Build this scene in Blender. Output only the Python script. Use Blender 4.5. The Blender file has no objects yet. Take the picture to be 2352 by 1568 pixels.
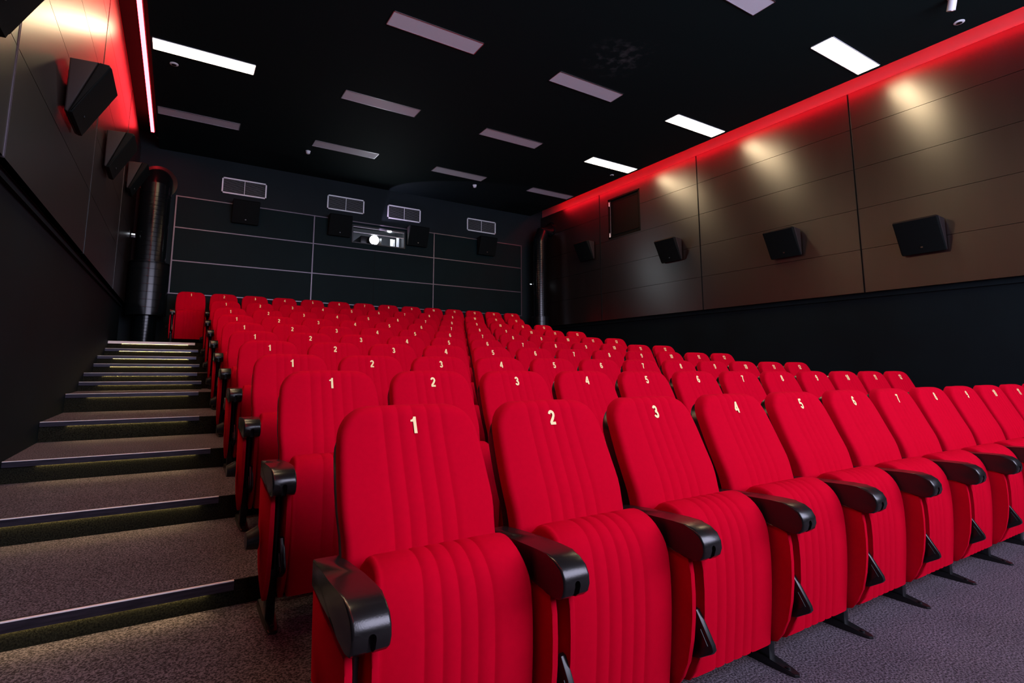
import bpy, bmesh, math, random
from mathutils import Vector, Matrix

random.seed(7)
S = bpy.context.scene
C = S.collection
PI = math.pi

# ------------------------------------------------------------------ camera
H0 = 1.12                      # eye height above the floor of the front row
AX, AY, AZ = 0.12937692, -0.00436022, -0.53414394
cam_d = bpy.data.cameras.new('camera')
cam = bpy.data.objects.new('camera', cam_d)
C.objects.link(cam)
M = Matrix.Rotation(AZ, 3, 'Z') @ Matrix.Rotation(AX, 3, 'X') @ Matrix.Rotation(AY, 3, 'Y')
rt, fw, up = M.col[0], M.col[1], M.col[2]
R = Matrix(((rt[0], up[0], -fw[0], 0), (rt[1], up[1], -fw[1], 0), (rt[2], up[2], -fw[2], 0), (0, 0, 0, 1)))
cam.matrix_world = Matrix.Translation((0, 0, H0)) @ R
cam_d.sensor_width = 36
cam_d.sensor_fit = 'HORIZONTAL'
cam_d.lens = 36 * 1204.56 / 2352
cam_d.shift_x = (1176 - 1125.244) / 2352
cam_d.shift_y = (687.248 - 784) / 2352
cam_d.clip_start = 0.02
S.camera = cam

# ------------------------------------------------------------------ world, exposure, light levels
w = bpy.data.worlds.new('world')
S.world = w
w.use_nodes = True
w.node_tree.nodes['Background'].inputs[0].default_value = (0.0, 0.004, 0.004, 1)
w.node_tree.nodes['Background'].inputs[1].default_value = 1.0
S.view_settings.view_transform = 'Standard'
S.view_settings.look = 'None'
S.view_settings.gamma = 1
S.view_settings.exposure = 0.0
S.view_settings.use_curve_mapping = False
S.cycles.use_denoising = True
S.cycles.max_bounces = 6
S.cycles.diffuse_bounces = 2
S.cycles.glossy_bounces = 3
S.cycles.sample_clamp_indirect = 4
LAMP_L = 29.0        # lit ceiling luminaires along the side walls
LED_L = 34.0         # red cove strips
FILL_L = 8.6       # unseen glowing screen, added to light the front seats
STEP_L = 42         # step lights

# ------------------------------------------------------------------ helpers
def nt(m):
    m.use_nodes = True
    return m.node_tree.nodes, m.node_tree.links

def mat(name, col, rough=0.6, metal=0.0, spec=0.5, sheen=0.0, sheen_col=None, coat=0.0,
        noise=None, bump=None, rough_noise=None):
    """noise=(scale, amount, stretch) varies the colour; bump=(scale, strength, distance)"""
    m = bpy.data.materials.new(name)
    N, L = nt(m)
    b = N['Principled BSDF']
    b.inputs['Base Color'].default_value = (*col, 1)
    b.inputs['Roughness'].default_value = rough
    b.inputs['Metallic'].default_value = metal
    b.inputs['Specular IOR Level'].default_value = spec
    if sheen:
        b.inputs['Sheen Weight'].default_value = sheen
        b.inputs['Sheen Roughness'].default_value = 0.4
        b.inputs['Sheen Tint'].default_value = (*(sheen_col or col), 1)
    if coat:
        b.inputs['Coat Weight'].default_value = coat
        b.inputs['Coat Roughness'].default_value = 0.15
    tc = N.new('ShaderNodeTexCoord')
    if noise:
        sc, amt, stretch = noise
        mp = N.new('ShaderNodeMapping')
        mp.inputs['Scale'].default_value = stretch
        L.new(tc.outputs['Object'], mp.inputs[0])
        n = N.new('ShaderNodeTexNoise')
        n.inputs['Scale'].default_value = sc
        n.inputs['Detail'].default_value = 4
        L.new(mp.outputs[0], n.inputs['Vector'])
        r = N.new('ShaderNodeMapRange')
        r.inputs['From Min'].default_value = 0.3
        r.inputs['From Max'].default_value = 0.7
        r.inputs['To Min'].default_value = 1 - amt
        r.inputs['To Max'].default_value = 1 + amt
        L.new(n.outputs[0], r.inputs[0])
        mx = N.new('ShaderNodeMix')
        mx.data_type = 'RGBA'
        mx.blend_type = 'MULTIPLY'
        mx.inputs[0].default_value = 1
        mx.inputs[6].default_value = (*col, 1)
        L.new(r.outputs[0], mx.inputs[7])
        L.new(mx.outputs[2], b.inputs['Base Color'])
    if bump:
        sc, st, di = bump
        n2 = N.new('ShaderNodeTexNoise')
        n2.inputs['Scale'].default_value = sc
        n2.inputs['Detail'].default_value = 3
        L.new(tc.outputs['Object'], n2.inputs['Vector'])
        bp = N.new('ShaderNodeBump')
        bp.inputs['Strength'].default_value = st
        bp.inputs['Distance'].default_value = di
        L.new(n2.outputs[0], bp.inputs['Height'])
        L.new(bp.outputs[0], b.inputs['Normal'])
    return m

def emis(name, col, strength):
    m = bpy.data.materials.new(name)
    N, L = nt(m)
    b = N['Principled BSDF']
    b.inputs['Base Color'].default_value = (0.5, 0.5, 0.5, 1)
    b.inputs['Emission Color'].default_value = (*col, 1)
    b.inputs['Emission Strength'].default_value = strength
    return m

def mesh_obj(name, bm, m, parent=None, smooth=40, loc=None):
    bmesh.ops.recalc_face_normals(bm, faces=bm.faces)
    me = bpy.data.meshes.new(name)
    bm.to_mesh(me)
    bm.free()
    if smooth:
        for p in me.polygons:
            p.use_smooth = True
        me.set_sharp_from_angle(angle=math.radians(smooth))
    me.materials.append(m)
    o = bpy.data.objects.new(name, me)
    C.objects.link(o)
    if parent:
        o.parent = parent
    if loc:
        o.location = loc
    return o

def thing(name, label, cat, loc=(0, 0, 0), group=None, rz=0.0):
    o = bpy.data.objects.new(name, None)
    C.objects.link(o)
    o.empty_display_size = 0.1
    o.location = loc
    o.rotation_euler = (0, 0, rz)
    o['label'] = label
    o['category'] = cat
    if group:
        o['group'] = group
    return o

def tag(o, label, cat, group=None):
    o['label'] = label
    o['category'] = cat
    if group:
        o['group'] = group
    return o

def struct(name, bm, m, smooth=0, parent=None):
    o = mesh_obj(name, bm, m, parent, smooth)
    if not parent:
        o['kind'] = 'structure'
    return o

def dup(o, parent=None):
    c = o.copy()
    C.objects.link(c)
    if parent:
        c.parent = parent
    for ch in o.children:
        dup(ch, c)
    return c

def box(bm, x0, x1, y0, y1, z0, z1, bev=0.0, seg=2):
    vs = [bm.verts.new((x, y, z)) for z in (z0, z1) for y in (y0, y1) for x in (x0, x1)]
    fs = [bm.faces.new([vs[i] for i in f]) for f in
          ((0, 2, 3, 1), (4, 5, 7, 6), (0, 1, 5, 4), (2, 6, 7, 3), (0, 4, 6, 2), (1, 3, 7, 5))]
    if bev:
        es = {e for f in fs for e in f.edges}
        bmesh.ops.bevel(bm, geom=list(es), offset=bev, segments=seg, affect='EDGES', profile=0.5)
    return fs

def prism(bm, pts, a0, a1, axis='x', bev=0.0, seg=2):
    """pts: polygon in the two other axes (x: (y,z); y: (x,z); z: (x,y)), extruded a0..a1 along axis"""
    def P(p, a):
        return {'x': (a, p[0], p[1]), 'y': (p[0], a, p[1]), 'z': (p[0], p[1], a)}[axis]
    A = [bm.verts.new(P(p, a0)) for p in pts]
    B = [bm.verts.new(P(p, a1)) for p in pts]
    n = len(pts)
    fa = bm.faces.new(A)
    fb = bm.faces.new(B[::-1])
    for i in range(n):
        bm.faces.new((A[i], A[(i + 1) % n], B[(i + 1) % n], B[i]))
    if bev:
        bmesh.ops.bevel(bm, geom=list(set(fa.edges) | set(fb.edges)), offset=bev, segments=seg,
                        affect='EDGES', profile=0.5)

def loft(bm, rings, cap=True):
    V = [[bm.verts.new(p) for p in r] for r in rings]
    n = len(rings[0])
    for a, b in zip(V, V[1:]):
        for i in range(n):
            bm.faces.new((a[i], a[(i + 1) % n], b[(i + 1) % n], b[i]))
    if cap:
        bm.faces.new(V[0][::-1])
        bm.faces.new(V[-1])
    return V

def tube(bm, p0, p1, r, n=16, r1=None):
    p0, p1 = Vector(p0), Vector(p1)
    d = (p1 - p0).normalized()
    a = d.orthogonal().normalized()
    b = d.cross(a)
    r1 = r if r1 is None else r1
    rings = [[p + (a * math.cos(t) + b * math.sin(t)) * rr for t in [2 * PI * i / n for i in range(n)]]
             for p, rr in ((p0, r), (p1, r1))]
    loft(bm, rings)

def lathe(bm, prof, n=32, center=(0, 0)):
    """prof: list of (r, z), vertical axis"""
    loft(bm, [[(center[0] + r * math.cos(2 * PI * i / n), center[1] + r * math.sin(2 * PI * i / n), z)
               for i in range(n)] for r, z in prof])

def interp(tab, t):
    if t <= tab[0][0]:
        return tab[0][1]
    for (a, va), (b, vb) in zip(tab, tab[1:]):
        if t <= b:
            return va + (vb - va) * (t - a) / (b - a)
    return tab[-1][1]

def smooth_tab(tab, t):
    """Catmull-Rom through a table"""
    xs = [a for a, _ in tab]
    ys = [b for _, b in tab]
    if t <= xs[0]:
        return ys[0]
    if t >= xs[-1]:
        return ys[-1]
    i = max(k for k in range(len(xs) - 1) if xs[k] <= t)
    def sl(k):
        if k == 0:
            return (ys[1] - ys[0]) / (xs[1] - xs[0])
        if k == len(xs) - 1:
            return (ys[-1] - ys[-2]) / (xs[-1] - xs[-2])
        return (ys[k + 1] - ys[k - 1]) / (xs[k + 1] - xs[k - 1])
    h = xs[i + 1] - xs[i]
    u = (t - xs[i]) / h
    return ((2 * u**3 - 3 * u**2 + 1) * ys[i] + (u**3 - 2 * u**2 + u) * h * sl(i)
            + (-2 * u**3 + 3 * u**2) * ys[i + 1] + (u**3 - u**2) * h * sl(i + 1))

# ------------------------------------------------------------------ materials
RED = mat('red_velour', (0.52, 0.0003, 0.016), rough=0.9, spec=0.03, sheen=0.2, sheen_col=(1, 0.003, 0.045),
          noise=(60, 0.03, (1, 1, 1)), bump=(900, 0.25, 0.0006))
SHELL = mat('black_seat_shell', (0.006, 0.007, 0.007), rough=0.28, spec=0.5)
ARM = mat('black_moulded_armrest', (0.010, 0.009, 0.009), rough=0.25, spec=0.6, bump=(260, 0.25, 0.0008))
STEEL = mat('black_painted_steel', (0.008, 0.009, 0.010), rough=0.33, spec=0.5)
NUM = mat('cream_number_print', (0.95, 0.74, 0.33), rough=0.5)
BOLT = mat('dark_zinc_bolt', (0.12, 0.12, 0.12), rough=0.3, metal=1)
ALU = mat('brushed_aluminium', (0.62, 0.58, 0.62), rough=0.32, metal=1, noise=(8, 0.2, (1, 20, 20)))
FACE = mat('dull_step_metal', (0.085, 0.08, 0.11), rough=0.28, metal=0.8, noise=(10, 0.3, (1, 10, 10)))
LIP = mat('white_lip_glint', (0.95, 0.90, 0.92), rough=0.3, metal=0.0)  # lamp reflection on the metal lip put into a near-white colour
GREYL = mat('grey_louvre_enamel', (0.36, 0.38, 0.42), rough=0.5)
TRIM = mat('grey_metal_trim', (0.13, 0.11, 0.13), rough=0.4, metal=0.7)
LOW = mat('dark_navy_wall_paint', (0.0022, 0.0060, 0.0080), rough=0.7, spec=0.12, noise=(1.2, 0.25, (1, 1, 1)))
BACK = mat('dark_teal_wall_paint', (0.009, 0.0145, 0.017), rough=0.65, spec=0.12, noise=(1.0, 0.15, (1, 1, 1)))
BPAN = mat('dark_back_panel', (0.0025, 0.010, 0.011), rough=0.55, spec=0.08, noise=(2.0, 0.12, (1, 1, 1)))
WHITE = mat('white_enamel', (0.88, 0.91, 0.95), rough=0.45)
DIFF = mat('unlit_white_diffuser', (0.85, 0.90, 0.98), rough=0.5)
GRILLE = mat('black_speaker_grille', (0.003, 0.005, 0.005), rough=0.8, spec=0.12, bump=(1400, 0.4, 0.001))
CAB = mat('black_speaker_cabinet', (0.013, 0.010, 0.010), rough=0.6, spec=0.25, bump=(300, 0.2, 0.001))
DUCT = mat('black_spiral_duct', (0.003, 0.005, 0.006), rough=0.2, spec=0.35, metal=0.0)
HATCH = mat('black_hatch_paint', (0.002, 0.003, 0.003), rough=0.7, spec=0.1)
BLACK = mat('matt_black', (0.003, 0.0045, 0.0045), rough=0.8, spec=0.2)
COVE = mat('cove_paint', (0.02, 0.02, 0.02), rough=0.8, spec=0.2)
COVEW = mat('cove_wall_red_glow', (0.55, 0.10, 0.11), rough=0.7, spec=0.2)  # red glow of the cove strips put into the wall colour
E_LAMP = emis('lit_luminaire_diffuser', (1.0, 0.76, 0.45), LAMP_L)
E_LED = emis('red_led_strip', (1.0, 0.024, 0.034), LED_L)
E_LED2 = emis('hidden_red_led_strip', (1.0, 0.006, 0.016), LED_L * 1.15)
E_STEP = emis('step_light', (1.0, 0.72, 0.30), STEP_L)
E_LENS = emis('projector_lens_light', (0.85, 0.95, 1.0), 60)
E_FILL = emis('fill_screen_glow', (0.74, 0.74, 1.0), FILL_L)
E_BOOTH = emis('booth_lamp', (0.85, 0.93, 1.0), 12)
E_DOT = emis('indicator_light', (0.8, 0.9, 1.0), 2.0)

def carpet():
    m = bpy.data.materials.new('speckled_carpet')
    N, L = nt(m)
    b = N['Principled BSDF']
    b.inputs['Roughness'].default_value = 0.95
    b.inputs['Specular IOR Level'].default_value = 0.1
    tc = N.new('ShaderNodeTexCoord')
    n = N.new('ShaderNodeTexNoise')
    n.inputs['Scale'].default_value = 130
    n.inputs['Detail'].default_value = 2
    n.inputs['Roughness'].default_value = 0.7
    L.new(tc.outputs['Object'], n.inputs['Vector'])
    cr = N.new('ShaderNodeValToRGB')
    cr.color_ramp.elements[0].position = 0.40
    cr.color_ramp.elements[0].color = (0.026, 0.021, 0.026, 1)
    cr.color_ramp.elements[1].position = 0.64
    cr.color_ramp.elements[1].color = (0.18, 0.153, 0.185, 1)
    L.new(n.outputs[0], cr.inputs[0])
    n2 = N.new('ShaderNodeTexNoise')
    n2.inputs['Scale'].default_value = 3
    L.new(tc.outputs['Object'], n2.inputs['Vector'])
    r = N.new('ShaderNodeMapRange')
    r.inputs['To Min'].default_value = 0.7
    r.inputs['To Max'].default_value = 1.25
    L.new(n2.outputs[0], r.inputs[0])
    mx = N.new('ShaderNodeMix')
    mx.data_type = 'RGBA'
    mx.blend_type = 'MULTIPLY'
    mx.inputs[0].default_value = 1
    L.new(cr.outputs[0], mx.inputs[6])
    L.new(r.outputs[0], mx.inputs[7])
    L.new(mx.outputs[2], b.inputs['Base Color'])
    bp = N.new('ShaderNodeBump')
    bp.inputs['Strength'].default_value = 0.7
    bp.inputs['Distance'].default_value = 0.004
    L.new(n.outputs[0], bp.inputs['Height'])
    L.new(bp.outputs[0], b.inputs['Normal'])
    return m
CARPET = carpet()
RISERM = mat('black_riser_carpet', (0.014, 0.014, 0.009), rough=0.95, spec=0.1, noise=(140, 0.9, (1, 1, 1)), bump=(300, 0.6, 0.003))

def laminate():
    m = mat('brown_wall_laminate', (0.011, 0.0075, 0.0065), rough=0.33, spec=1.0,
            noise=(2.2, 0.22, (1.2, 3.0, 0.35)))
    N, L = nt(m)
    b = N['Principled BSDF']
    # fine horizontal brushing: highlights stretch upright
    b.inputs['IOR'].default_value = 1.6
    b.inputs['Anisotropic'].default_value = 0.62
    tv = N.new('ShaderNodeCombineXYZ')
    tv.inputs[2].default_value = 1.0
    L.new(tv.outputs[0], b.inputs['Tangent'])
    return m
LAM = laminate()

def ceiling_mat():
    m = bpy.data.materials.new('black_ceiling_tile')
    N, L = nt(m)
    b = N['Principled BSDF']
    b.inputs['Roughness'].default_value = 0.8
    b.inputs['Specular IOR Level'].default_value = 0.2
    tc = N.new('ShaderNodeTexCoord')
    sp = N.new('ShaderNodeSeparateXYZ')
    L.new(tc.outputs['Object'], sp.inputs[0])
    def line(out, off, pitch, half):
        a = N.new('ShaderNodeMath'); a.operation = 'SUBTRACT'; a.inputs[1].default_value = off
        L.new(out, a.inputs[0])
        p = N.new('ShaderNodeMath'); p.operation = 'PINGPONG'; p.inputs[1].default_value = pitch / 2
        L.new(a.outputs[0], p.inputs[0])
        c = N.new('ShaderNodeMath'); c.operation = 'LESS_THAN'; c.inputs[1].default_value = half
        L.new(p.outputs[0], c.inputs[0])
        return c.outputs[0]
    a = line(sp.outputs[0], 3.22 - 1.272 * 10, 1.272, 0.007)
    c = line(sp.outputs[1], 4.38 - 0.612 * 40, 0.612, 0.005)
    mx = N.new('ShaderNodeMath'); mx.operation = 'MAXIMUM'
    L.new(a, mx.inputs[0]); L.new(c, mx.inputs[1])
    mi = N.new('ShaderNodeMix'); mi.data_type = 'RGBA'
    mi.inputs[6].default_value = (0.001, 0.0085, 0.0085, 1)
    mi.inputs[7].default_value = (0.001, 0.009, 0.009, 1)
    L.new(mx.outputs[0], mi.inputs[0])
    # dusty smudge on one tile
    d = N.new('ShaderNodeVectorMath'); d.operation = 'DISTANCE'
    d.inputs[1].default_value = (5.0, 4.95, 5.4)
    L.new(tc.outputs['Object'], d.inputs[0])
    mr = N.new('ShaderNodeMapRange')
    mr.inputs['From Min'].default_value = 0.55; mr.inputs['From Max'].default_value = 0.05
    L.new(d.outputs['Value'], mr.inputs[0])
    ns = N.new('ShaderNodeTexNoise'); ns.inputs['Scale'].default_value = 9; ns.inputs['Detail'].default_value = 8
    L.new(tc.outputs['Object'], ns.inputs['Vector'])
    gt = N.new('ShaderNodeMapRange'); gt.inputs['From Min'].default_value = 0.5; gt.inputs['From Max'].default_value = 0.75
    L.new(ns.outputs[0], gt.inputs[0])
    mu = N.new('ShaderNodeMath'); mu.operation = 'MULTIPLY'
    L.new(mr.outputs[0], mu.inputs[0]); L.new(gt.outputs[0], mu.inputs[1])
    m2 = N.new('ShaderNodeMix'); m2.data_type = 'RGBA'
    L.new(mu.outputs[0], m2.inputs[0]); L.new(mi.outputs[2], m2.inputs[6])
    m2.inputs[7].default_value = (0.07, 0.08, 0.08, 1)
    L.new(m2.outputs[2], b.inputs['Base Color'])
    return m
CEIL = ceiling_mat()

# ------------------------------------------------------------------ dimensions
ROWS = 'ABCDEFGHIJ'
ROWY = [1.5959, 2.6608, 3.7223, 4.7753, 5.8292, 6.9146, 7.9793, 9.0708, 10.1445, 11.2028]
ROWZ = [0.0, .1028, .2061, .3404, .4848, .6498, .8327, 1.0330, 1.2574, 1.5056]
RISER = [None, 1.60, 2.635, 3.685, 4.735, 5.775, 6.85, 7.93, 9.02, 10.11]
X0, XJ, PITCH = 0.6643, 0.1427, 0.55
YB = 11.9                     # back wall
XL, XR = -0.955, 8.78         # lower side walls
PL, PR = -0.895, 8.72         # faces of the upper wall cladding
ZC = H0 + 4.28                # ceiling
ZP = H0 + 1.13                # underside of the cladding
YF = -2.6                     # screen end of the hall

# ------------------------------------------------------------------ the setting
bm = bmesh.new()
box(bm, XL - .1, XR + .1, YF, RISER[1], -0.2, 0.0)
struct('floor', bm, CARPET)
for k in range(1, 10):
    y1 = RISER[k + 1] if k < 9 else YB + .05
    bm = bmesh.new()
    box(bm, XL - .1 if k < 9 else -1.6, XR + .1, RISER[k], y1, -0.2, ROWZ[k])
    struct('floor', bm, CARPET)
RISERS = []
HALF = [(7.63, (ROWZ[6] + ROWZ[7]) / 2, 7), (8.72, (ROWZ[7] + ROWZ[8]) / 2, 8), (9.81, (ROWZ[8] + ROWZ[9]) / 2, 9)]
for y, z, k in HALF:
    bm = bmesh.new()
    box(bm, XL, 0.285, y, RISER[k] + .01, ROWZ[k - 1] - .02, z)
    struct('floor', bm, CARPET)

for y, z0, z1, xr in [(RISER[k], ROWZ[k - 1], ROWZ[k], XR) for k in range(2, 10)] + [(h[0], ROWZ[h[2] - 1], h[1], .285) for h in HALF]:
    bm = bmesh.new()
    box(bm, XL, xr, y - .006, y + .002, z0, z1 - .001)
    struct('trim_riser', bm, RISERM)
# lower walls
bm = bmesh.new()
box(bm, XL - .12, XL, YF, 11.5, -.2, ZP + .05)
struct('wall_left', bm, LOW)
bm = bmesh.new()
box(bm, XL - .9, XL - .8, 11.3, YB + .2, -.2, ZC + .3)       # recess beside the duct
box(bm, XL - .9, XL - .1, 11.45, 11.5, -.2, ZP + .05)
struct('wall_left_recess', bm, LOW)
bm = bmesh.new()
box(bm, XR, XR + .12, YF, YB + .1, -.2, ZP + .05)
struct('wall_right', bm, LOW)
# upper wall carcass behind the cladding, up into the light cove
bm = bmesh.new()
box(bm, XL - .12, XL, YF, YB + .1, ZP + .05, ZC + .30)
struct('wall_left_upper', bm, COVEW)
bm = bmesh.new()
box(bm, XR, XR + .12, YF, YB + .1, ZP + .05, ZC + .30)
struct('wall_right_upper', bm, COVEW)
bm = bmesh.new()
box(bm, XL - .1, XR + .1, YF - .1, YF, -.2, ZC + .3)
struct('wall_front', bm, BLACK)

# cladding: horizontal laminate boards, one bay between two upright joints
bays_r = [YF, -1.83, .98, 3.80, 6.60, 9.44, YB]
bays_l = [YF, -1.90, .88, 3.72, 6.60, 9.44, YB - .02]
seams = [H0 + z for z in (1.78, 2.40, 3.03, 3.67)]
def cladding(name, xf, xb, bays, cut=None):
    for a, b in zip(bays, bays[1:]):
        bm = bmesh.new()
        zs = [ZP] + seams + [ZC - .02]
        x0, x1 = min(xf, xb), max(xf, xb)
        for z0, z1 in zip(zs, zs[1:]):
            segs = [(a + .008, b - .008, z0 + .003, z1 - .003)]
            if cut and a < cut[0] and b > cut[1]:
                out = []
                for (ya, yb_, za, zb) in segs:
                    if zb <= cut[2] or za >= cut[3]:
                        out.append((ya, yb_, za, zb)); continue
                    out.append((ya, cut[0], za, zb)); out.append((cut[1], yb_, za, zb))
                    if za < cut[2]: out.append((cut[0], cut[1], za, cut[2]))
                    if zb > cut[3]: out.append((cut[0], cut[1], cut[3], zb))
                segs = out
            for s in segs:
                box(bm, x0, x1, *s)
        struct(name, bm, LAM)
        bm = bmesh.new()                      # dark backing seen in the joints
        xm = xb + (.012 if xf > xb else -.012)
        if cut and a < cut[0] and b > cut[1]:
            box(bm, min(xb, xm), max(xb, xm), a, cut[0], ZP, ZC - .03)
            box(bm, min(xb, xm), max(xb, xm), cut[1], b, ZP, ZC - .03)
        else:
            box(bm, min(xb, xm), max(xb, xm), a, b, ZP, ZC - .03)
        struct('trim_backing', bm, BLACK)
HAT = (8.13, 9.14, H0 + 3.06, H0 + 4.04)
cladding('wall_left_cladding', PL, XL, bays_l)
cladding('wall_right_cladding', PR, XR, bays_r, HAT)
for i, (bays, x, s) in enumerate(((bays_l, PL, 1), (bays_r, PR, -1))):
    for y in bays[1:-1]:
        bm = bmesh.new()
        for dy in (-.013, .007):
            box(bm, min(x - .02 * s, x + .003 * s), max(x - .02 * s, x + .003 * s), y + dy, y + dy + .006, ZP, ZC - .03)
        struct('trim_%d' % (i + 1), bm, TRIM if (i == 0 and y < 4) else STEEL)
    bm = bmesh.new()                          # rail under the cladding
    xa, xb = (XL, XL + .03) if i == 0 else (XR - .03, XR)
    box(bm, xa, xb, YF + .1, 11.5 if i == 0 else YB, ZP - .075, ZP - .045)
    struct('trim_rail', bm, LOW)

# ceiling with open light coves along both side walls
CL, CR = -.60, 8.36
bm = bmesh.new()
box(bm, CL, CR, YF, YB, ZC, ZC + .03)
struct('ceiling', bm, CEIL)
bm = bmesh.new()
box(bm, XL - .1, XR + .1, YF, YB + .1, ZC + .30, ZC + .34)
box(bm, CL + .05, CL + .07, YF, YB, ZC + .03, ZC + .3)
box(bm, CR - .07, CR - .05, YF, YB, ZC + .03, ZC + .3)
struct('ceiling_cove', bm, COVE)

# back wall round the projection port
PX0, PX1, PZ0, PZ1 = 3.30, 4.57, H0 + 2.88, H0 + 3.27
def holed(bm, x0, x1, z0, z1, y0, y1):
    if x0 < PX0 and x1 > PX1 and z0 < PZ1 and z1 > PZ0:
        box(bm, x0, PX0, y0, y1, z0, z1)
        box(bm, PX1, x1, y0, y1, z0, z1)
        if z0 < PZ0: box(bm, PX0, PX1, y0, y1, z0, PZ0)
        if z1 > PZ1: box(bm, PX0, PX1, y0, y1, PZ1, z1)
    else:
        box(bm, x0, x1, y0, y1, z0, z1)
bm = bmesh.new()
holed(bm, -1.9, XR + .12, -.2, ZC + .34, YB, YB + .12)
struct('wall_back', bm, BACK)
gx = [-.235, 2.43, 5.37, 8.02]
gz = [H0 + z for z in (1.41, 2.06, 2.73, 3.365)]
for i in range(3):
    for j in range(3):
        bm = bmesh.new()
        holed(bm, gx[i] + .012, gx[i + 1] - .012, gz[j] + .012, min(gz[j + 1] - .012, 9), YB - .035, YB + .005)
        struct('wall_back_panel', bm, BPAN)
for x in gx:
    bm = bmesh.new()
    box(bm, x - .012, x + .012, YB - .043, YB, gz[0] - .012, gz[-1] + .012)
    struct('trim_upright', bm, TRIM)
for z in gz:
    bm = bmesh.new()
    box(bm, gx[0], gx[-1], YB - .041, YB, z - .010, z + .010)
    if z == gz[-1]:
        pass
    struct('trim_crosswise', bm, TRIM)
bm = bmesh.new()
box(bm, 3.84, 3.848, YB - .037, YB, gz[0], PZ0)
struct('trim_upright', bm, BLACK)

# ------------------------------------------------------------------ step nosings with their light
NOSE = [(RISER[k], ROWZ[k], 0.285 if k < 5 else .24) for k in range(2, 10)]
NOSE = [(RISER[2], ROWZ[2], .28), (RISER[3], ROWZ[3], .277), (RISER[4], ROWZ[4], .275), (RISER[5], ROWZ[5], .22),
        (RISER[6], ROWZ[6], .235), (HALF[0][0], HALF[0][1], .285), (RISER[7], ROWZ[7], .24), (HALF[1][0], HALF[1][1], .285),
        (RISER[8], ROWZ[8], .245), (HALF[2][0], HALF[2][1], .285), (RISER[9], ROWZ[9], .24)]
WORD = ['first', 'second', 'third', 'fourth', 'fifth', 'sixth', 'seventh', 'eighth', 'ninth', 'tenth', 'top']
def make_nosing(y, z, xr, word):
    t = thing('step_nosing', '', 'step edge', ((XL + xr) / 2, y, z), 'lit metal edges of the aisle steps')
    hw = (xr - XL) / 2 - .004
    bm = bmesh.new()
    prism(bm, [(-.022, .001), (.010, .001), (.010, -.001), (-.018, -.001), (-.018, -.036), (-.022, -.036)], -hw, hw, 'x')
    e = mesh_obj('metal_edge', bm, LIP if word == 'top' else FACE, t, 0)  # same metal on every step; the top one's reflection is put into its colour
    bm = bmesh.new()
    box(bm, -hw, hw, -.0235, -.010, -.0005, .0045, bev=.002)
    mesh_obj('bright_lip', bm, LIP, e, 40)
    bm = bmesh.new()
    box(bm, -hw + .18, hw - .10, -.0110, -.0066, -.0362, -.030)
    mesh_obj('light_strip', bm, E_STEP, t, 0)
    bm = bmesh.new()
    box(bm, -hw, hw, -.016, -.0005, -.020, .0)
    mesh_obj('carrier', bm, STEEL, t, 0)
    return t
for (y, z, xr), wd in zip(NOSE, WORD):
    t = make_nosing(y, z, xr, wd)
    if wd == 'top':
        t['label'] = 'metal edge strip of the topmost aisle step, below the big duct'
    elif wd == 'first':
        t['label'] = 'metal edge strip with light on the lowest aisle step, beside the second row'
    else:
        t['label'] = 'metal edge strip with light on the %s aisle step counted from the bottom' % wd

# ------------------------------------------------------------------ cinema seat
FRONT = [(.30, -.155), (.40, -.150), (.50, -.142), (.60, -.128), (.69, -.104), (.78, -.064), (.86, -.029),
         (.926, .0), (.96, .013), (1.0, .028)]
HALFW = [(.30, .228), (.45, .231), (.60, .236), (.64, .237), (.70, .2425), (.76, .242), (.86, .237), (.93, .230), (1.0, .226)]
GROOVES = (-.1, -.05, 0, .05, .1)
def fy(z):
    return smooth_tab(FRONT, z)
def hw_at(z, top, r=.090):
    wv = smooth_tab(HALFW, min(z, .999))
    if z > top - r:
        t = min(1, (z - (top - r)) / r)
        wv = wv - r + math.sqrt(max(0, r * r - (t * r) ** 2))
    return wv
def back_levels(z0, top):
    zs = []
    z = z0
    while z < top - .10:
        zs.append(z)
        z += .03
    zs += [top - .10 + .10 * math.sin(PI / 2 * i / 12) for i in range(13)]
    return zs
def arch(x, z, top):
    t = max(0, (z - .88) / (top - .88))
    return z + .007 * t * (1 - (x / .22) ** 2)

def backrest_bm():
    bm = bmesh.new()
    top = .992
    rings = []
    for z in back_levels(.32, top):
        W = hw_at(z, top)
        t = max(0, (z - (top - .028)) / .028)
        roll = .030 * (1 - math.sqrt(max(0, 1 - min(1, t) ** 2)))
        yf = fy(z) + roll
        yb = fy(z) + .056 - .010 * min(1, t)
        r = .020
        ring = [(-W, yb), (-W, (yb + yf + r) / 2), (-W, yf + r)]
        for a in (22, 45, 68):
            a = math.radians(a)
            ring.append((-W + r - r * math.cos(a), yf + r - r * math.sin(a)))
        fr = [-W + r]
        for g in GROOVES:
            if abs(g) + .01 < W - r:
                fr += [g - .022, g - .0045, g - .0015, g + .0015, g + .0045]
            else:
                fr += [max(-W + r, min(W - r, g))] * 5
        fr += [.125, W - r]
        for x in fr:
            x = max(-W + r, min(W - r, x))
            dep = 0
            for g in GROOVES:
                if abs(x - g) < .002:
                    dep = .0032
                elif abs(x - g) < .005:
                    dep = .0008
            ring.append((x, yf + dep - .003 * (1 - (x / .25) ** 2)))
        for a in (68, 45, 22):
            a = math.radians(a)
            ring.append((W - r + r * math.cos(a), yf + r - r * math.sin(a)))
        ring += [(W, yf + r), (W, (yb + yf + r) / 2), (W, yb)]
        rings.append([(x, y, arch(x, z, top)) for x, y in ring])
    loft(bm, rings)
    return bm

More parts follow.
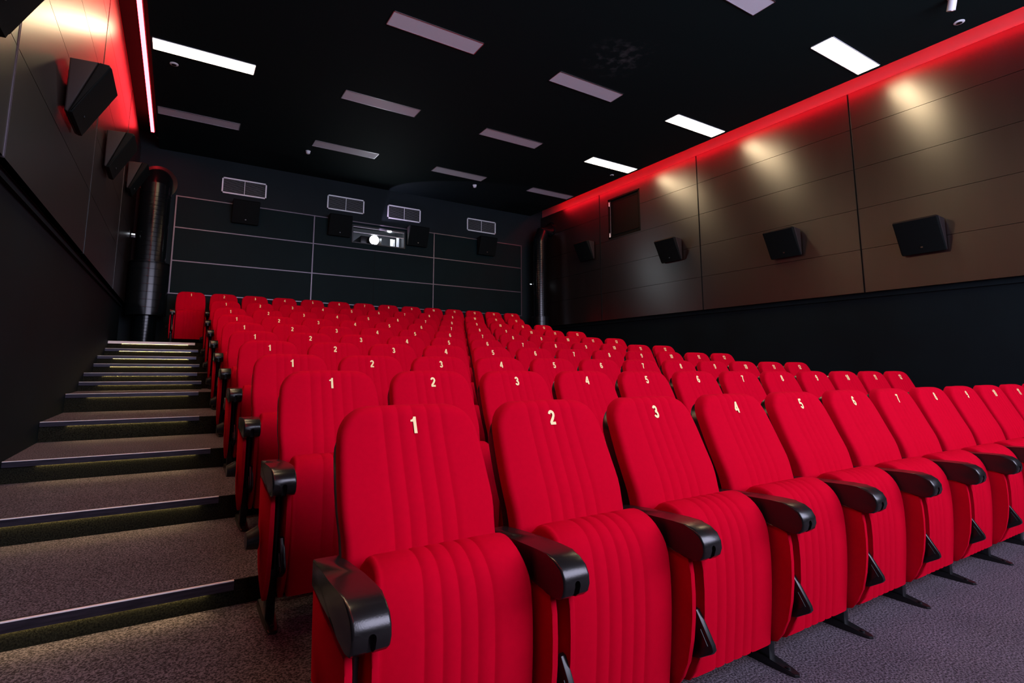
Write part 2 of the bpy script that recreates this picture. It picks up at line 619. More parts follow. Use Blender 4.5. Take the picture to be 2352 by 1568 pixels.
def shell_bm():
    bm = bmesh.new()
    top = .960
    rings = []
    for z in back_levels(.22, top):
        W = hw_at(z, top, .11) - .002
        t = max(0, (z - (top - .03)) / .03)
        roll = .018 * (1 - math.sqrt(max(0, 1 - min(1, t) ** 2)))
        y0 = fy(max(z, .3)) + .0565
        y1 = y0 + .052 - roll
        r = .016
        ring = [(-W, y0), (-W, y1 - r)]
        for a in (30, 60):
            a = math.radians(a)
            ring.append((-W + r - r * math.cos(a), y1 - r + r * math.sin(a)))
        ring += [(-W + r, y1), (0, y1 + .004), (W - r, y1)]
        for a in (60, 30):
            a = math.radians(a)
            ring.append((W - r + r * math.cos(a), y1 - r + r * math.sin(a)))
        ring += [(W, y1 - r), (W, y0)]
        rings.append([(x, y, arch(x, z, top)) for x, y in ring])
    loft(bm, rings)
    return bm

def cushion_bm():
    """the seat folded up: its profile in (y, z), swept across the width"""
    key = [(-.318, .100), (-.326, .17), (-.335, .26), (-.341, .36), (-.341, .45), (-.334, .52), (-.320, .570),
           (-.297, .606), (-.265, .628), (-.228, .637), (-.192, .632), (-.165, .612), (-.150, .575), (-.158, .40),
           (-.175, .25), (-.200, .112), (-.250, .100)]
    # resample smoothly
    pts = []
    n = len(key)
    for i in range(n):
        p0, p1, p2, p3 = (Vector(key[(i + k) % n]) for k in (-1, 0, 1, 2))
        sharp = i in (0, n - 1, n - 2)
        steps = 1 if sharp else 2
        for s in range(steps):
            u = s / steps
            if i in (0, n - 1, n - 2):
                pts.append(p1.lerp(p2, u))
            else:
                pts.append(.5 * ((2 * p1) + (-p0 + p2) * u + (2 * p0 - 5 * p1 + 4 * p2 - p3) * u * u
                                 + (-p0 + 3 * p1 - 3 * p2 + p3) * u ** 3))
    n = len(pts)
    nor = []
    for i in range(n):
        d = (pts[(i + 1) % n] - pts[i - 1]).normalized()
        nor.append(Vector((d.y, -d.x)))          # points to the inside for this winding
    cen = Vector((-.25, .35))
    nor = [v if v.dot(cen - p) > 0 else -v for v, p in zip(nor, pts)]
    secs = [(-.226, .016), (-.2245, .009), (-.220, .0035), (-.214, .001), (-.208, .0022), (-.205, .0002)]
    for g in GROOVES:
        secs += [(g - .025, -.0004), (g - .0045, .0008), (g - .0015, .0036), (g + .0015, .0036), (g + .0045, .0008)]
    secs += [(.125, -.0004), (.205, .0002), (.208, .0022), (.214, .001), (.220, .0035), (.2245, .009), (.226, .016)]
    bm = bmesh.new()
    rings = []
    for x, o in secs:
        ring = []
        for p, v in zip(pts, nor):
            q = p + v * o
            t = max(0, min(1, (q.y - .52) / .12))
            ring.append((x * (1 - .09 * t * t * (3 - 2 * t)), q.x, q.y))
        rings.append(ring)
    loft(bm, rings)
    return bm

def evaluated(name, base, cutter):
    mod = base.modifiers.new('cut', 'BOOLEAN')
    mod.operation = 'DIFFERENCE'
    mod.solver = 'EXACT'
    mod.object = cutter
    dg = bpy.context.evaluated_depsgraph_get()
    me = bpy.data.meshes.new_from_object(base.evaluated_get(dg))
    me.name = name
    base.modifiers.clear()
    base.data = me
    bpy.data.objects.remove(cutter)

def armrest():
    prof = [(-.060, .602), (-.15, .610), (-.26, .617), (-.34, .621), (-.390, .621), (-.425, .615), (-.450, .600),
            (-.463, .578), (-.465, .555), (-.458, .535), (-.443, .522), (-.415, .516), (-.385, .517), (-.355, .526),
            (-.325, .538), (-.285, .545), (-.20, .543), (-.060, .535)]
    bm = bmesh.new()
    prism(bm, prof, -.044, .044, 'x', bev=.007, seg=3)
    for v in bm.verts:                       # the rear end is slimmer, between the backs
        t = max(0, min(1, (v.co.y + .20) / .07))
        v.co.x *= 1 - .17 * t
    o = mesh_obj('armrest', bm, ARM, None, 35)
    bm = bmesh.new()
    pts = [(-.009, .48), (.009, .48), (.009, .560)] + [(.009 * math.cos(math.radians(a)), .560 + .009 * math.sin(math.radians(a))) for a in (30, 60, 90, 120, 150)] + [(-.009, .560)]
    prism(bm, pts, -.50, -.435, 'y')
    c = mesh_obj('slot_cutter', bm, ARM, None, 0)
    evaluated('armrest', o, c)
    for p in o.data.polygons:
        p.use_smooth = True
    o.data.set_sharp_from_angle(angle=math.radians(35))
    return o

PANEL = [(-.400, .520), (-.4045, .47), (-.406, .41), (-.403, .34), (-.394, .27), (-.378, .20), (-.355, .145), (-.328, .108),
         (-.305, .100), (-.270, .108), (-.205, .140), (-.150, .185), (-.125, .24), (-.112, .33), (-.098, .45), (-.088, .536), (-.285, .542), (-.33, .533), (-.36, .522)]
def panel_bm(dx):
    bm = bmesh.new()
    prism(bm, PANEL, dx - .0085, dx + .0085, 'x', bev=.005, seg=2)
    return bm

def post_bm():
    bm = bmesh.new()
    box(bm, -.018, .018, -.285, -.225, .012, .53, bev=.004)
    tube(bm, (0, -.335, .20), (0, -.350, .512), .009, 10)
    box(bm, -.016, .016, -.345, -.225, .20, .225)
    return bm

def foot_bm():
    bm = bmesh.new()
    pts = [(-.026, -.10), (-.026, -.27), (-.021, -.36), (-.016, -.378), (0, -.386), (.016, -.378), (.021, -.36), (.026, -.27), (.026, -.10)]
    A = [bm.verts.new((x, y, 0)) for x, y in pts]
    B = [bm.verts.new((x * .92, y, .010 + .022 * max(0, min(1, (y + .37) / .1)))) for x, y in pts]
    n = len(pts)
    bm.faces.new(A); bm.faces.new(B[::-1])
    for i in range(n):
        bm.faces.new((A[i], A[(i + 1) % n], B[(i + 1) % n], B[i]))
    bmesh.ops.bevel(bm, geom=[e for e in bm.edges if all(v in B for v in e.verts)], offset=.003, segments=2, affect='EDGES')
    return bm

def bracket_bm():
    bm = bmesh.new()
    prism(bm, [(-.372, .352), (-.384, .350), (-.438, .262), (-.441, .247), (-.433, .236), (-.385, .205), (-.36, .198), (-.33, .21)],
          .000, .020, 'x', bev=.004)
    prism(bm, [(-.400, .30), (-.425, .258), (-.395, .235), (-.378, .25)], -.004, .002, 'x', bev=.002)
    return bm

def arm_unit(parent, dx, aisle=False):
    for nm, src, off in (('armrest', P_ARM, 0), ('side_panel', P_PAN, -.030), ('side_panel', P_PAN, .030),
                         ('post', P_POST, 0), ('foot', P_FOOT, 0), ('hinge_bracket', P_BRK, 0.004)):
        o = bpy.data.objects.new(nm, src)
        C.objects.link(o)
        o.parent = parent
        o.location = (dx + off, 0, 0)
        if nm == 'foot':
            for (by, r) in ((-.345, .0085), ):
                b = bpy.data.objects.new('bolt', P_BOLT)
                C.objects.link(b)
                b.parent = o
                b.location = (0, by, .0)
    if aisle:
        o = bpy.data.objects.new('aisle_lamp', P_AISLE)
        C.objects.link(o)
        o.parent = parent
        o.location = (dx - .043, -.20, .315)

def to_mesh(bm, name, m, smooth=40):
    o = mesh_obj(name, bm, m, None, smooth)
    me = o.data
    bpy.data.objects.remove(o)
    return me

P_BACK = to_mesh(backrest_bm(), 'backrest', RED, 50)
P_SHELL = to_mesh(shell_bm(), 'back_shell', SHELL, 50)
P_CUSH = to_mesh(cushion_bm(), 'seat_cushion', RED, 50)
_a = armrest()
P_ARM = _a.data
bpy.data.objects.remove(_a)
P_PAN = to_mesh(panel_bm(0), 'side_panel', RED, 40)
P_POST = to_mesh(post_bm(), 'post', STEEL, 40)
P_FOOT = to_mesh(foot_bm(), 'foot', STEEL, 40)
P_BRK = to_mesh(bracket_bm(), 'hinge_bracket', SHELL, 40)
bm = bmesh.new()
lathe(bm, [(.0125, .006), (.0125, .0125), (.008, .0128), (.008, .018), (.005, .020)], 14)
P_BOLT = to_mesh(bm, 'bolt', STEEL, 40)
bm = bmesh.new()
loft(bm, [[(-.002 - .052 * math.sin(PI / 2 * min(1, .35 + .65 * t)) * (.25 + .75 * t), .06 * math.cos(a) * (1 - .2 * t) , .045 * math.sin(a) * (1 - .3 * t) - .01 * t)
           for a in [2 * PI * i / 20 for i in range(20)]] for t in (0, .3, .6, .85, 1)])
P_AISLE = to_mesh(bm, 'aisle_lamp', SHELL, 40)

# numbers
def arc(cx_, cy_, rx, ry, a0, a1, n=12):
    return [(cx_ + rx * math.cos(math.radians(a0 + (a1 - a0) * i / n)), cy_ + ry * math.sin(math.radians(a0 + (a1 - a0) * i / n)))
            for i in range(n + 1)]
SW = .19                     # stroke width of the bold figures, height = 1
DIG = {
    0: [arc(.28, .5, .185, .415, 0, 360, 28)],
    2: [arc(.27, .70, .175, .215, 170, -25, 14) + [(.33, .43), (.20, .27), (.125, .165), (.11, .0875)], [(.035, .0875), (.50, .0875)]],
    3: [arc(.26, .715, .155, .20, 165, -80, 14) + [(.20, .52)], [(.20, .52), (.27, .52)] + arc(.27, .295, .175, .21, 85, -165, 14)],
    4: [[(.40, 0), (.40, 1)], [(.42, .93), (.34, .88), (.09, .36), (.05, .29)], [(.0, .29), (.54, .29)]],
    5: [[(.49, .915), (.14, .915)], [(.175, .98), (.13, .56), (.12, .47)], [(.12, .50), (.18, .56)] + arc(.27, .33, .185, .25, 100, -160, 15)],
    6: [arc(.28, .5, .185, .415, 35, 200, 12) + arc(.28, .30, .185, .215, 180, 540, 22)],
    7: [[(.03, .915), (.44, .915)], [(.46, .99), (.44, .88), (.33, .66), (.25, .36), (.22, 0)]],
    8: [arc(.28, .72, .155, .195, 0, 360, 22), arc(.28, .29, .185, .205, 0, 360, 24)],
}
DIG[9] = [[(.56 - x, 1 - y) for x, y in st] for st in DIG[6]]
def number_mesh(n):
    bm = bmesh.new()
    HH = .050
    SX = 1.06
    adv = {1: .40}
    wtot = sum(adv.get(int(c), .56) for c in str(n)) + .06 * (len(str(n)) - 1)
    x0 = -wtot / 2
    def put(poly):
        lo, hi = [], []
        for lift, dst in ((0, lo), (.0008, hi)):
            for x, y in poly:
                X = (x0 + x) * HH * SX
                z = .934 + (y - .5) * HH
                dst.append(bm.verts.new((X, fy(z) - .0036 - lift, z + .004)))
        k = len(poly)
        bm.faces.new(hi)
        for i in range(k):
            bm.faces.new((lo[i], lo[(i + 1) % k], hi[(i + 1) % k], hi[i]))
    for c in str(n):
        c = int(c)
        if c == 1:
            put([(.0, .70), (.0, .81), (.08, .825), (.14, .86), (.18, .92), (.20, 1), (.36, 1), (.36, .70)])
            put([(.165, .70), (.36, .70), (.36, 0), (.165, 0)])
        else:
            for st in DIG[c]:
                L_, R_ = [], []
                for i, p in enumerate(st):
                    p = Vector(p)
                    d1 = (p - Vector(st[i - 1])) if i else None
                    d2 = (Vector(st[i + 1]) - p) if i < len(st) - 1 else None
                    if (Vector(st[0]) - Vector(st[-1])).length < 1e-4:
                        d1 = d1 or (p - Vector(st[-2]))
                        d2 = d2 or (Vector(st[1]) - p)
                    d1 = (d1 or d2).normalized()
                    d2 = (d2 or d1).normalized()
                    nn = Vector((-(d1 + d2).y, (d1 + d2).x)).normalized()
                    m_ = min(1.5, 1 / max(.4, nn.dot(Vector((-d1.y, d1.x)))))
                    L_.append(p + nn * SW / 2 * m_)
                    R_.append(p - nn * SW / 2 * m_)
                for i in range(len(st) - 1):
                    put([L_[i], L_[i + 1], R_[i + 1], R_[i]])
        x0 += adv.get(c, .56) + .06
    me = bpy.data.meshes.new('seat_number')
    bmesh.ops.remove_doubles(bm, verts=bm.verts, dist=1e-6)
    bm.to_mesh(me)
    bm.free()
    me.materials.append(NUM)
    return me
NUMS = {n: number_mesh(n) for n in range(1, 15)}
WN = ['zero', 'one', 'two', 'three', 'four', 'five', 'six', 'seven', 'eight', 'nine', 'ten', 'eleven', 'twelve', 'thirteen', 'fourteen']
RN = ['the front row', 'the second row from the front', 'the third row from the front', 'the fourth row from the front',
      'the fifth row from the front', 'the fifth row from the back', 'the fourth row from the back',
      'the third row from the back', 'the row before the last', 'the back row by the rear wall']

for k in range(10):
    cnt = 14 if k == 9 else 12
    for n in range(1, cnt + 1):
        x = (XJ if k == 9 else X0) + PITCH * (n - 1)
        lab = 'red folded-up cinema chair numbered %s in %s' % (WN[n], RN[k])
        t = thing('cinema_chair', lab, 'chair', (x, ROWY[k], ROWZ[k]), 'numbered red chairs in rows')
        for nm, me in (('backrest', P_BACK), ('back_shell', P_SHELL), ('seat_cushion', P_CUSH)):
            o = bpy.data.objects.new(nm, me)
            C.objects.link(o)
            o.parent = t
            if nm == 'backrest':
                b = bpy.data.objects.new('seat_number', NUMS[n])
                C.objects.link(b)
                b.parent = o
        arm_unit(t, -.275, aisle=(n == 1))
        if n == cnt:
            arm_unit(t, .275)

# ------------------------------------------------------------------ ceiling luminaires
def luminaire(x, y, lit, label):
    t = thing('ceiling_light', label, 'ceiling light', (x, y, ZC), 'ceiling panel lights')
    bm = bmesh.new()
    a, b = .632, .146
    for (x0, x1, y0, y1) in ((-a, a, -b, -b + .010), (-a, a, b - .010, b), (-a, -a + .010, -b, b), (a - .010, a, -b, b)):
        box(bm, x0, x1, y0, y1, -.008, .0)
    mesh_obj('frame', bm, ALU if not lit else WHITE, t, 0)
    bm = bmesh.new()
    box(bm, -a + .010, a - .010, -b + .010, b - .010, -.005, .0)
    mesh_obj('diffuser', bm, E_LAMP if lit else DIFF, t, 0)
    return t
cx = [.05, 2.595, 5.13, 7.655]
ly = [(1.17, 'y0'), (3.31, 'y1'), (5.77, 'y2'), (7.90, 'y3'), (10.03, 'y4')]
ly = [3.31, 5.77, 7.90, 10.03]
col_n = ['over the aisle', 'over the low seat numbers', 'over the middle seats',
         'along the hatch wall']
row_n = {10.03: 'closest to the back wall', 7.90: 'second from the back wall', 5.77: 'third from the back wall', 3.31: 'fourth from the back wall'}
for i, x in enumerate(cx):
    for y in ly:
        lit = (i in (0, 3)) and y < 9
        luminaire(x, y, lit, ('glowing' if lit else 'switched-off') + ' ceiling panel light %s, %s' % (col_n[i], row_n[y]))

# small ceiling fittings
def disc_fitting(name, x, y, r, label, cat, m=WHITE, dome=False):
    t = thing(name, label, cat, (x, y, ZC), 'small round ceiling fittings')
    bm = bmesh.new()
    lathe(bm, [(r, 0), (r, -.006), (r * .82, -.012)], 24)
    mesh_obj('ring', bm, m, t)
    bm = bmesh.new()
    if dome:
        lathe(bm, [(r * .8, -.010), (r * .78, -.045), (r * .5, -.058), (.003, -.060)], 24)
    else:
        lathe(bm, [(r * .55, -.008), (r * .55, -.016), (r * .3, -.020)], 20)
    mesh_obj('cover', bm, m if dome else BOLT, t)
    return t
s = 4.28 / 4.25
disc_fitting('emergency_downlight', -.33 * s, 8.27 * s, .055, 'small round downlight on the ceiling between glowing panel and aisle', 'downlight')
disc_fitting('emergency_downlight', 8.01 * s, 2.20 * s, .055, 'small round downlight on the ceiling near the hatch-side red cove', 'downlight')
disc_fitting('emergency_downlight', 8.02 * s, 8.26 * s, .045, 'tiny round downlight behind the last glowing panel by the hatch', 'downlight')
disc_fitting('smoke_detector', 5.73 * s, 10.41 * s, .05, 'white smoke detector on the ceiling above the seats numbered ten', 'smoke detector', dome=True)
disc_fitting('smoke_detector', 1.95 * s, 10.42 * s, .05, 'white smoke detector on the ceiling above the seats numbered four', 'smoke detector', dome=True)
# adjustable spotlight at the top edge
t = thing('ceiling_spotlight', 'white cylindrical spotlight hanging under the ceiling near the red cove', 'spotlight', (7.44, 2.08, ZC))
bm = bmesh.new()
lathe(bm, [(.045, 0), (.045, -.012), (.012, -.013), (.012, -.05)], 20)
mesh_obj('mount', bm, WHITE, t)
bm = bmesh.new()
d = Vector((.25, .30, -.9)).normalized()
p = Vector((0, 0, -.05))
tube(bm, p - d * .03, p + d * .10, .042, 24)
h = mesh_obj('lamp_head', bm, WHITE, t)
bm = bmesh.new()
tube(bm, p + d * .100, p + d * .104, .034, 24)
mesh_obj('lens', bm, ALU, h)

# ------------------------------------------------------------------ red cove strips
for x, z, lab in ((-.685, ZC + .02, 'glowing red light strip running along the ceiling edge over the aisle'),
                  (8.44, ZC + .085, 'red light strip hidden in the ceiling cove by the hatch wall')):
    t = thing('cove_light_strip', lab, 'light strip', (x, 0, z))
    bm = bmesh.new()
    box(bm, -.026, .026, YF + .3, 11.13, -.007, .006, bev=.003)
    mesh_obj('glowing_strip', bm, E_LED if x < 0 else E_LED2, t)
    bm = bmesh.new()
    sgn = 1 if x < 0 else -1
    box(bm, min(-.012 * sgn, .04 * sgn), max(-.012 * sgn, .04 * sgn), YF + .3, 11.14, .007, .022)
    box(bm, -.014, .014, 11.131, 11.16, -.008, .022)
    mesh_obj('carrier_rail', bm, COVE, t, 0)
    if x < 0:
        bm = bmesh.new()
        pts = [Vector(v) for v in ((0, 11.16, 0), (.02, 11.22, -.01), (.05, 11.30, -.015), (.075, 11.36, -.008))]
        for a, b in zip(pts, pts[1:]):
            tube(bm, a, b, .005, 8)
        tube(bm, pts[-1] - Vector((0, .012, 0)), pts[-1] + Vector((0, .012, 0)), .012, 10)
        mesh_obj('cable_end', bm, STEEL, t)

# ------------------------------------------------------------------ loudspeakers
def speaker(side, loc, label, top=.285, bot=.075, wdt=.50, h=.45, tall=False):
    """local: wall plane y=0, cabinet towards -y, width along x"""
    rz = {'left': PI / 2, 'right': -PI / 2, 'back': 0}[side]
    t = thing('wall_speaker', label, 'loudspeaker', loc, 'black loudspeakers on the walls', rz)
    kt, kb = top * .70, bot * .55
    bm = bmesh.new()
    prism(bm, [(-.02, h / 2 - .012), (-kt, h / 2), (-kb, -h / 2), (-.02, -h / 2 + .012)], -wdt / 2, wdt / 2, 'x', bev=.012, seg=3)
    mesh_obj('cabinet', bm, CAB, t, 35)
    bm = bmesh.new()
    prism(bm, [(-kt - .004, h / 2 + .001), (-top + .018, h / 2 - .002), (-top, h / 2 - .026), (-bot - .006, -h / 2 + .03), (-bot + .004, -h / 2), (-kb - .004, -h / 2 - .001)],
          -wdt / 2 - .001, wdt / 2 + .001, 'x', bev=.014, seg=3)
    g = mesh_obj('grille', bm, GRILLE, t, 35)
    bm = bmesh.new()
    zz = -h / 2 + .075
    f = (zz + h / 2) / h
    yy = -bot - (top - bot) * f - .002
    box(bm, -.013, .013, yy - .002, yy + .004, zz - .009, zz + .009)
    mesh_obj('badge', bm, BOLT, g, 0)
    bm = bmesh.new()
    box(bm, -.06, .06, -.03, .0, -.07, .07)
    mesh_obj('wall_bracket', bm, STEEL, t, 0)
    return t
ZL = [(2.99, 1.80), (5.15, 2.15), (7.42, 2.48), (9.93, 2.98)]
nm = ['the one beyond the duct end of the wall', '', '', '']
for (y, z), lab in zip(ZL, ('black wall speaker cut by the picture corner, on the brown wall over the aisle',
                            'large black wall speaker over the aisle, lowest of those fully shown',
                            'middle black wall speaker over the aisle, between two others',
                            'small-looking black wall speaker over the aisle next to the duct')):
    speaker('left', (PL, y, H0 + z), lab)
for (y, z), lab in zip([(3.02, 1.80), (4.90, 2.08), (7.27, 2.42), (9.88, 2.90)],
                       ('black wall speaker on the hatch-side wall, the one facing the front rows',
                        'black wall speaker on the hatch-side wall, second from the screen end',
                        'black wall speaker just below and beside the wall hatch',
                        'black wall speaker between the wall hatch and the slim corner duct')):
    speaker('right', (PR, y, H0 + z), lab, h=.45)
for x, lab in ((1.02, 'black speaker on the back wall below the vent closest to the big duct'),
               (2.98, 'black speaker on the back wall beside the projector light, on its big-duct side'),
               (4.89, 'black speaker on the back wall beside the projector port, on its slim-duct side'),
               (6.86, 'black speaker on the back wall below the vent closest to the slim duct')):
    speaker('back', (x, YB - .035, H0 + 3.19), lab, h=.47, wdt=.51, top=.24, bot=.10)

# ------------------------------------------------------------------ air vents on the back wall
for x0, x1, lab in ((.545, 1.41, 'white framed air vent on the back wall closest to the big duct'),
                    (2.70, 3.56, 'white framed air vent on the back wall before the projector, big-duct side'),
                    (4.14, 5.0, 'white framed air vent on the back wall just past the projector light'),
                    (6.32, 7.20, 'white framed air vent on the back wall closest to the slim duct')):
    t = thing('air_vent', lab, 'vent', ((x0 + x1) / 2, YB, H0 + 3.75), 'white framed vents on the back wall')
    a, b = (x1 - x0) / 2, .17
    bm = bmesh.new()
    for q in ((-a, a, b - .026, b), (-a, a, -b, -b + .026), (-a, -a + .026, -b, b), (a - .026, a, -b, b)):
        box(bm, q[0], q[1], -.018, 0, q[2], q[3])
    mesh_obj('frame', bm, WHITE, t, 0)
    bm = bmesh.new()
    box(bm, -.005, .005, -.013, -.002, -b + .026, b - .026)
    mesh_obj('divider', bm, WHITE, t, 0)
    bm = bmesh.new()
    n = 13
    for i in range(n):
        z = -b + .036 + (2 * b - .072) * i / (n - 1)
        prism(bm, [(-.012, z - .001), (-.012, z - .004), (-.001, z + .001), (-.001, z + .003)], -a + .026, a - .026, 'x')
    mesh_obj('louvres', bm, GREYL, t, 0)
    bm = bmesh.new()
    box(bm, -a + .02, a - .02, -.0012, 0, -b + .02, b - .02)
    mesh_obj('backing', bm, BLACK, t, 0)

# ------------------------------------------------------------------ projection port, projector
bm = bmesh.new()
y0, y1 = YB + .02, YB + 1.3
box(bm, PX0 - .3, PX0 - .25, y0 + .1, y1, PZ0 - .4, PZ1 + .4)
box(bm, PX1 + .25, PX1 + .3, y0 + .1, y1, PZ0 - .4, PZ1 + .4)
box(bm, PX0 - .3, PX1 + .3, y1, y1 + .05, PZ0 - .4, PZ1 + .4)
box(bm, PX0 - .3, PX1 + .3, y0 + .1, y1, PZ1 + .4, PZ1 + .45)
box(bm, PX0 - .3, PX1 + .3, y0 + .1, y1, PZ0 - .45, PZ0 - .4)
struct('wall_booth', bm, mat('grey_booth_paint', (.18, .19, .21), rough=.8))
bm = bmesh.new()
for q in ((PX0 - .02, PX1 + .02, PZ1 - .012, PZ1 + .02), (PX0 - .02, PX1 + .02, PZ0 - .02, PZ0 + .004), (PX0 - .02, PX0 + .01, PZ0, PZ1), (PX1 - .01, PX1 + .02, PZ0, PZ1)):
    box(bm, q[0], q[1], YB - .06, YB + .13, q[2], q[3])
struct('window_1', bm, STEEL)
bm = bmesh.new()
box(bm, PX0 + .01, PX1 - .01, YB - .05, YB - .045, PZ1 - .16, PZ1 - .145)
box(bm, PX0 + .01, PX1 - .01, YB - .05, YB - .045, PZ1 - .03, PZ1 - .018)
struct('window_1_bar', bm, ALU)
t = thing('projector', 'film projector with blazing white lens behind the port in the back wall', 'projector', (3.84, YB + .22, H0 + 3.0))
bm = bmesh.new()
box(bm, -.26, .26, .02, .8, -.13, .13, bev=.02)
mesh_obj('body', bm, STEEL, t)
bm = bmesh.new()
tube(bm, (0, .03, 0), (0, -.20, 0), .12, 28)
h = mesh_obj('lens_barrel', bm, STEEL, t)
bm = bmesh.new()
tube(bm, (0, -.201, 0), (0, -.210, 0), .11, 28)
mesh_obj('lens', bm, E_LENS, h)
bm = bmesh.new()
box(bm, -.2, .2, .1, .7, -.48, -.14)
mesh_obj('stand', bm, STEEL, t)
t = thing('booth_window_blind', 'bright white upright slats behind the end of the projection port', 'screen panel', (4.42, YB + .2, PZ0))
bm = bmesh.new()
box(bm, -.115, -.035, 0, .01, -.0, .24)
mesh_obj('slat', bm, WHITE, t, 0)
bm = bmesh.new()
box(bm, -.022, .0, 0, .01, .0, .24)
mesh_obj('slat', bm, WHITE, t, 0)
bm = bmesh.new()
box(bm, .045, .11, 0, .01, .0, .30)
mesh_obj('slat', bm, WHITE, t, 0)
bm = bmesh.new()
box(bm, -.13, .12, .0, .12, -.28, -.0)
mesh_obj('base', bm, STEEL, t, 0)
ld = bpy.data.lights.new('booth_lamp', 'POINT')
ld.energy = 9
ld.color = (.85, .92, 1)
ld.shadow_soft_size = .05
lo = bpy.data.objects.new('booth_lamp', ld)
lo.location = (4.25, YB + .12, PZ1 - .06)
C.objects.link(lo)
ld = bpy.data.lights.new('projector_spill', 'SPOT')
ld.energy = 40
ld.color = (.85, .62, 1)
ld.spot_size = math.radians(75)
ld.spot_blend = .15
ld.shadow_soft_size = .02
lo = bpy.data.objects.new('projector_spill', ld)
lo.location = (3.90, YB - .10, PZ1 - .10)
lo.rotation_euler = Vector((.85, -.02, .75)).to_track_quat('-Z', 'Y').to_euler()
C.objects.link(lo)

# ------------------------------------------------------------------ ducts
def ribbed(bm, cx_, cy_, r, z0, z1, pitch=.055, n=40, depth=.004):
    prof = []
    z = z0
    while z < z1 - pitch * .6:
        prof += [(r, z), (r, z + pitch - .012), (r + depth, z + pitch - .008), (r + depth, z + pitch - .003)]
        z += pitch
    prof += [(r, z), (r, z1)]
    lathe(bm, prof, n, (cx_, cy_))
def seg_tube(bm, pts, r, n=36):
    """mitred segments through pts"""
    pts = [Vector(p) for p in pts]
    rings = []
    for i, p in enumerate(pts):
        d1 = (pts[i] - pts[i - 1]).normalized() if i else (pts[1] - pts[0]).normalized()
        d2 = (pts[i + 1] - pts[i]).normalized() if i < len(pts) - 1 else d1
        nrm = (d1 + d2).normalized()
        ref = Vector((1, 0, 0)) if abs(nrm.x) < .8 else Vector((0, 1, 0))
        a = (ref - d1 * ref.dot(d1)).normalized()
        b = d1.cross(a)
        ring = []
        for k in range(n):
            t = 2 * PI * k / n
            v = a * math.cos(t) * r + b * math.sin(t) * r
            v = v - d1 * (v.dot(nrm) / d1.dot(nrm))
            ring.append(p + v)
        rings.append(ring)
    return rings
t = thing('ventilation_duct', 'thick black spiral duct with a wide sleeve standing in the corner behind the aisle', 'duct', (-.565, 11.50, ROWZ[9]))
zf = ROWZ[9]
bm = bmesh.new(); ribbed(bm, 0, 0, .185, 0.0, H0 + .95 - zf, .06)
mesh_obj('lower_pipe', bm, DUCT, t, 14)
bm = bmesh.new(); ribbed(bm, 0, 0, .325, H0 + .92 - zf, H0 + 1.86 - zf, .14, depth=.002)
mesh_obj('wide_sleeve', bm, DUCT, t, 14)
bm = bmesh.new(); ribbed(bm, 0, 0, .247, H0 + 1.86 - zf, H0 + 3.22 - zf, .085, depth=.003)
u = mesh_obj('upper_pipe', bm, DUCT, t, 14)
bm = bmesh.new()
zt = H0 + 3.22 - zf
rings = seg_tube(bm, [(0, 0, zt - .02), (0, 0, zt + .10), (0, .12, zt + .28), (0, .34, zt + .36), (0, .395, zt + .37)], .254)
loft(bm, rings)
mesh_obj('elbow', bm, DUCT, t, 14)
bm = bmesh.new()
tube(bm, (0, .365, zt + .36), (0, .385, zt + .36), .33, 40)
mesh_obj('wall_collar', bm, DUCT, t, 14)
bm = bmesh.new()         # oval inspection plate with ribs
for i in range(6):
    a0 = -PI / 2 - .1
    for sgn in (0,):
        z = zt - .62 + i * .075
        pts_in, pts_out = [], []
        hwid = .20 if i in (0, 5) else .30
        for k in range(7):
            a = a0 - hwid + 2 * hwid * k / 6
            pts_in.append((.248 * math.cos(a), .248 * math.sin(a)))
            pts_out.append((.256 * math.cos(a), .256 * math.sin(a)))
        prism(bm, pts_out + pts_in[::-1], z, z + .012, 'z')
mesh_obj('inspection_ribs', bm, DUCT, u, 30)

t = thing('ventilation_duct', 'slim black spiral duct bending into the wall in the far corner by the hatch wall', 'duct', (8.33, 11.42, ROWZ[9]))
bm = bmesh.new(); ribbed(bm, 0, 0, .235, 0.0, H0 + 1.35 - zf, .14, depth=.002)
mesh_obj('wide_sleeve', bm, DUCT, t, 14)
bm = bmesh.new(); ribbed(bm, 0, 0, .175, H0 + 1.35 - zf, H0 + 3.42 - zf, .06, depth=.003)
mesh_obj('upper_pipe', bm, DUCT, t, 14)
bm = bmesh.new()
zt = H0 + 3.42 - zf
rings = seg_tube(bm, [(0, 0, zt - .02), (0, 0, zt + .04), (.10, 0, zt + .26), (.36, 0, zt + .40), (.44, 0, zt + .41)], .18)
loft(bm, rings)
mesh_obj('elbow', bm, DUCT, t, 14)
bm = bmesh.new()
tube(bm, (.365, 0, zt + .40), (.385, 0, zt + .40), .21, 32)
mesh_obj('wall_collar', bm, DUCT, t, 14)

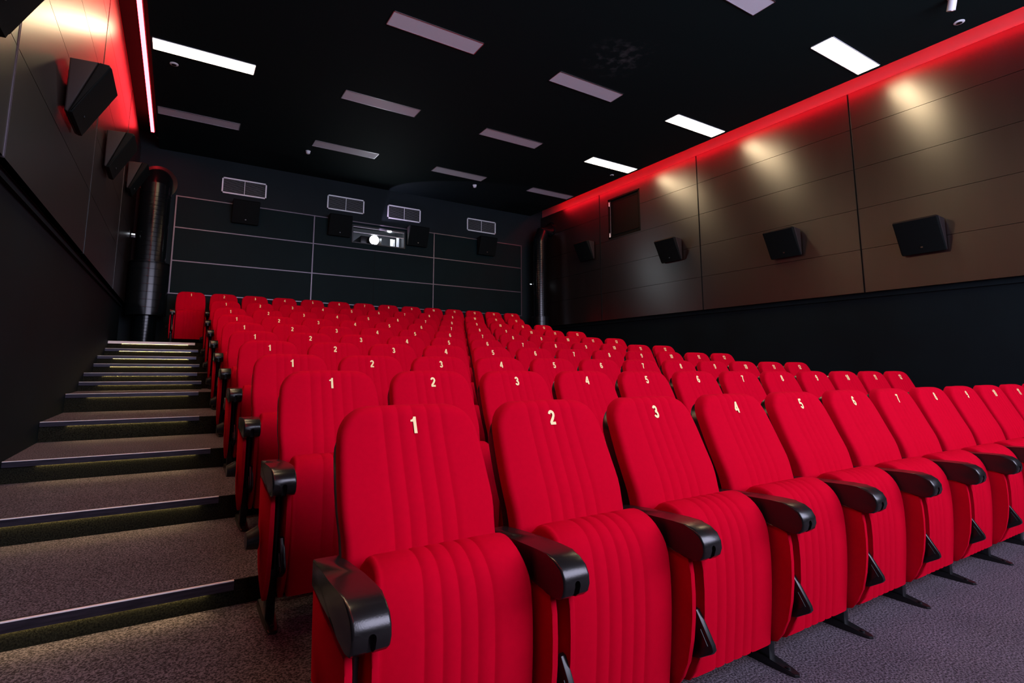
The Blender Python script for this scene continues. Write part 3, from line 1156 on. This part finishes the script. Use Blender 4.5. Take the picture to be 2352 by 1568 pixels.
# small indicator boxes beside the ducts
for x, z, lab in ((-.93, H0 + 2.37, 'tiny white indicator light on the wall beside the thick duct'), (8.12, H0 + 2.30, 'tiny white indicator light on the wall beside the slim duct')):
    y = 11.38 if x < 0 else YB
    t = thing('indicator_box', lab, 'indicator', (x + (.08 if x < 0 else .22), y, z))
    bm = bmesh.new()
    box(bm, -.035, .035, -.04, 0, -.05, .03, bev=.005)
    mesh_obj('housing', bm, STEEL, t)
    bm = bmesh.new()
    box(bm, -.028, .028, -.046, -.038, .002, .022)
    mesh_obj('light_window', bm, E_DOT, t, 0)

# ------------------------------------------------------------------ wall hatch
t = thing('wall_hatch', 'square black hatch with silver hinges set in the brown panelled wall', 'hatch', (PR, (HAT[0] + HAT[1]) / 2, (HAT[2] + HAT[3]) / 2))
a, b = (HAT[1] - HAT[0]) / 2, (HAT[3] - HAT[2]) / 2
bm = bmesh.new()
for q in ((-a, a, b - .035, b), (-a, a, -b, -b + .035), (-a, -a + .035, -b, b), (a - .05, a, -b, b)):
    box(bm, -.004, .05, q[0], q[1], q[2], q[3])
mesh_obj('frame', bm, HATCH, t, 0)
bm = bmesh.new()
box(bm, .030, .05, -a + .04, a - .06, -b + .04, b - .04)
for q in ((-a + .07, a - .12, b - .10, b - .085), (-a + .07, a - .12, -b + .085, -b + .10), (-a + .07, -a + .085, -b + .085, b - .085), (a - .135, a - .12, -b + .085, b - .085)):
    box(bm, .022, .031, q[0], q[1], q[2], q[3])
d_ = mesh_obj('door', bm, HATCH, t, 0)
bm = bmesh.new()
tube(bm, (-.012, a - .085, -b + .05), (-.012, a - .085, b - .07), .006, 8)
mesh_obj('edge_rod', bm, TRIM, d_)
for z in (-b + .09, b - .13):
    bm = bmesh.new()
    tube(bm, (-.018, a - .055, z - .05), (-.018, a - .055, z + .05), .011, 12)
    mesh_obj('hinge', bm, WHITE, d_)

# ------------------------------------------------------------------ unseen glowing screen, added to light the front seats
t = thing('added_fill_screen', 'large unseen screen at the hall front, added to light the seats', 'screen', (4.2, YF + .05, 3.45))
bm = bmesh.new()
box(bm, -3.6, 3.6, -.02, .0, -1.6, 1.7)
mesh_obj('fill_glow_surface', bm, E_FILL, t, 0)
bm = bmesh.new()
for q in ((-3.75, 3.75, 1.7, 1.85), (-3.75, 3.75, -1.75, -1.6), (-3.75, -3.6, -1.75, 1.85), (3.6, 3.75, -1.75, 1.85)):
    box(bm, q[0], q[1], -.03, .03, q[2], q[3])
mesh_obj('frame', bm, BLACK, t, 0)
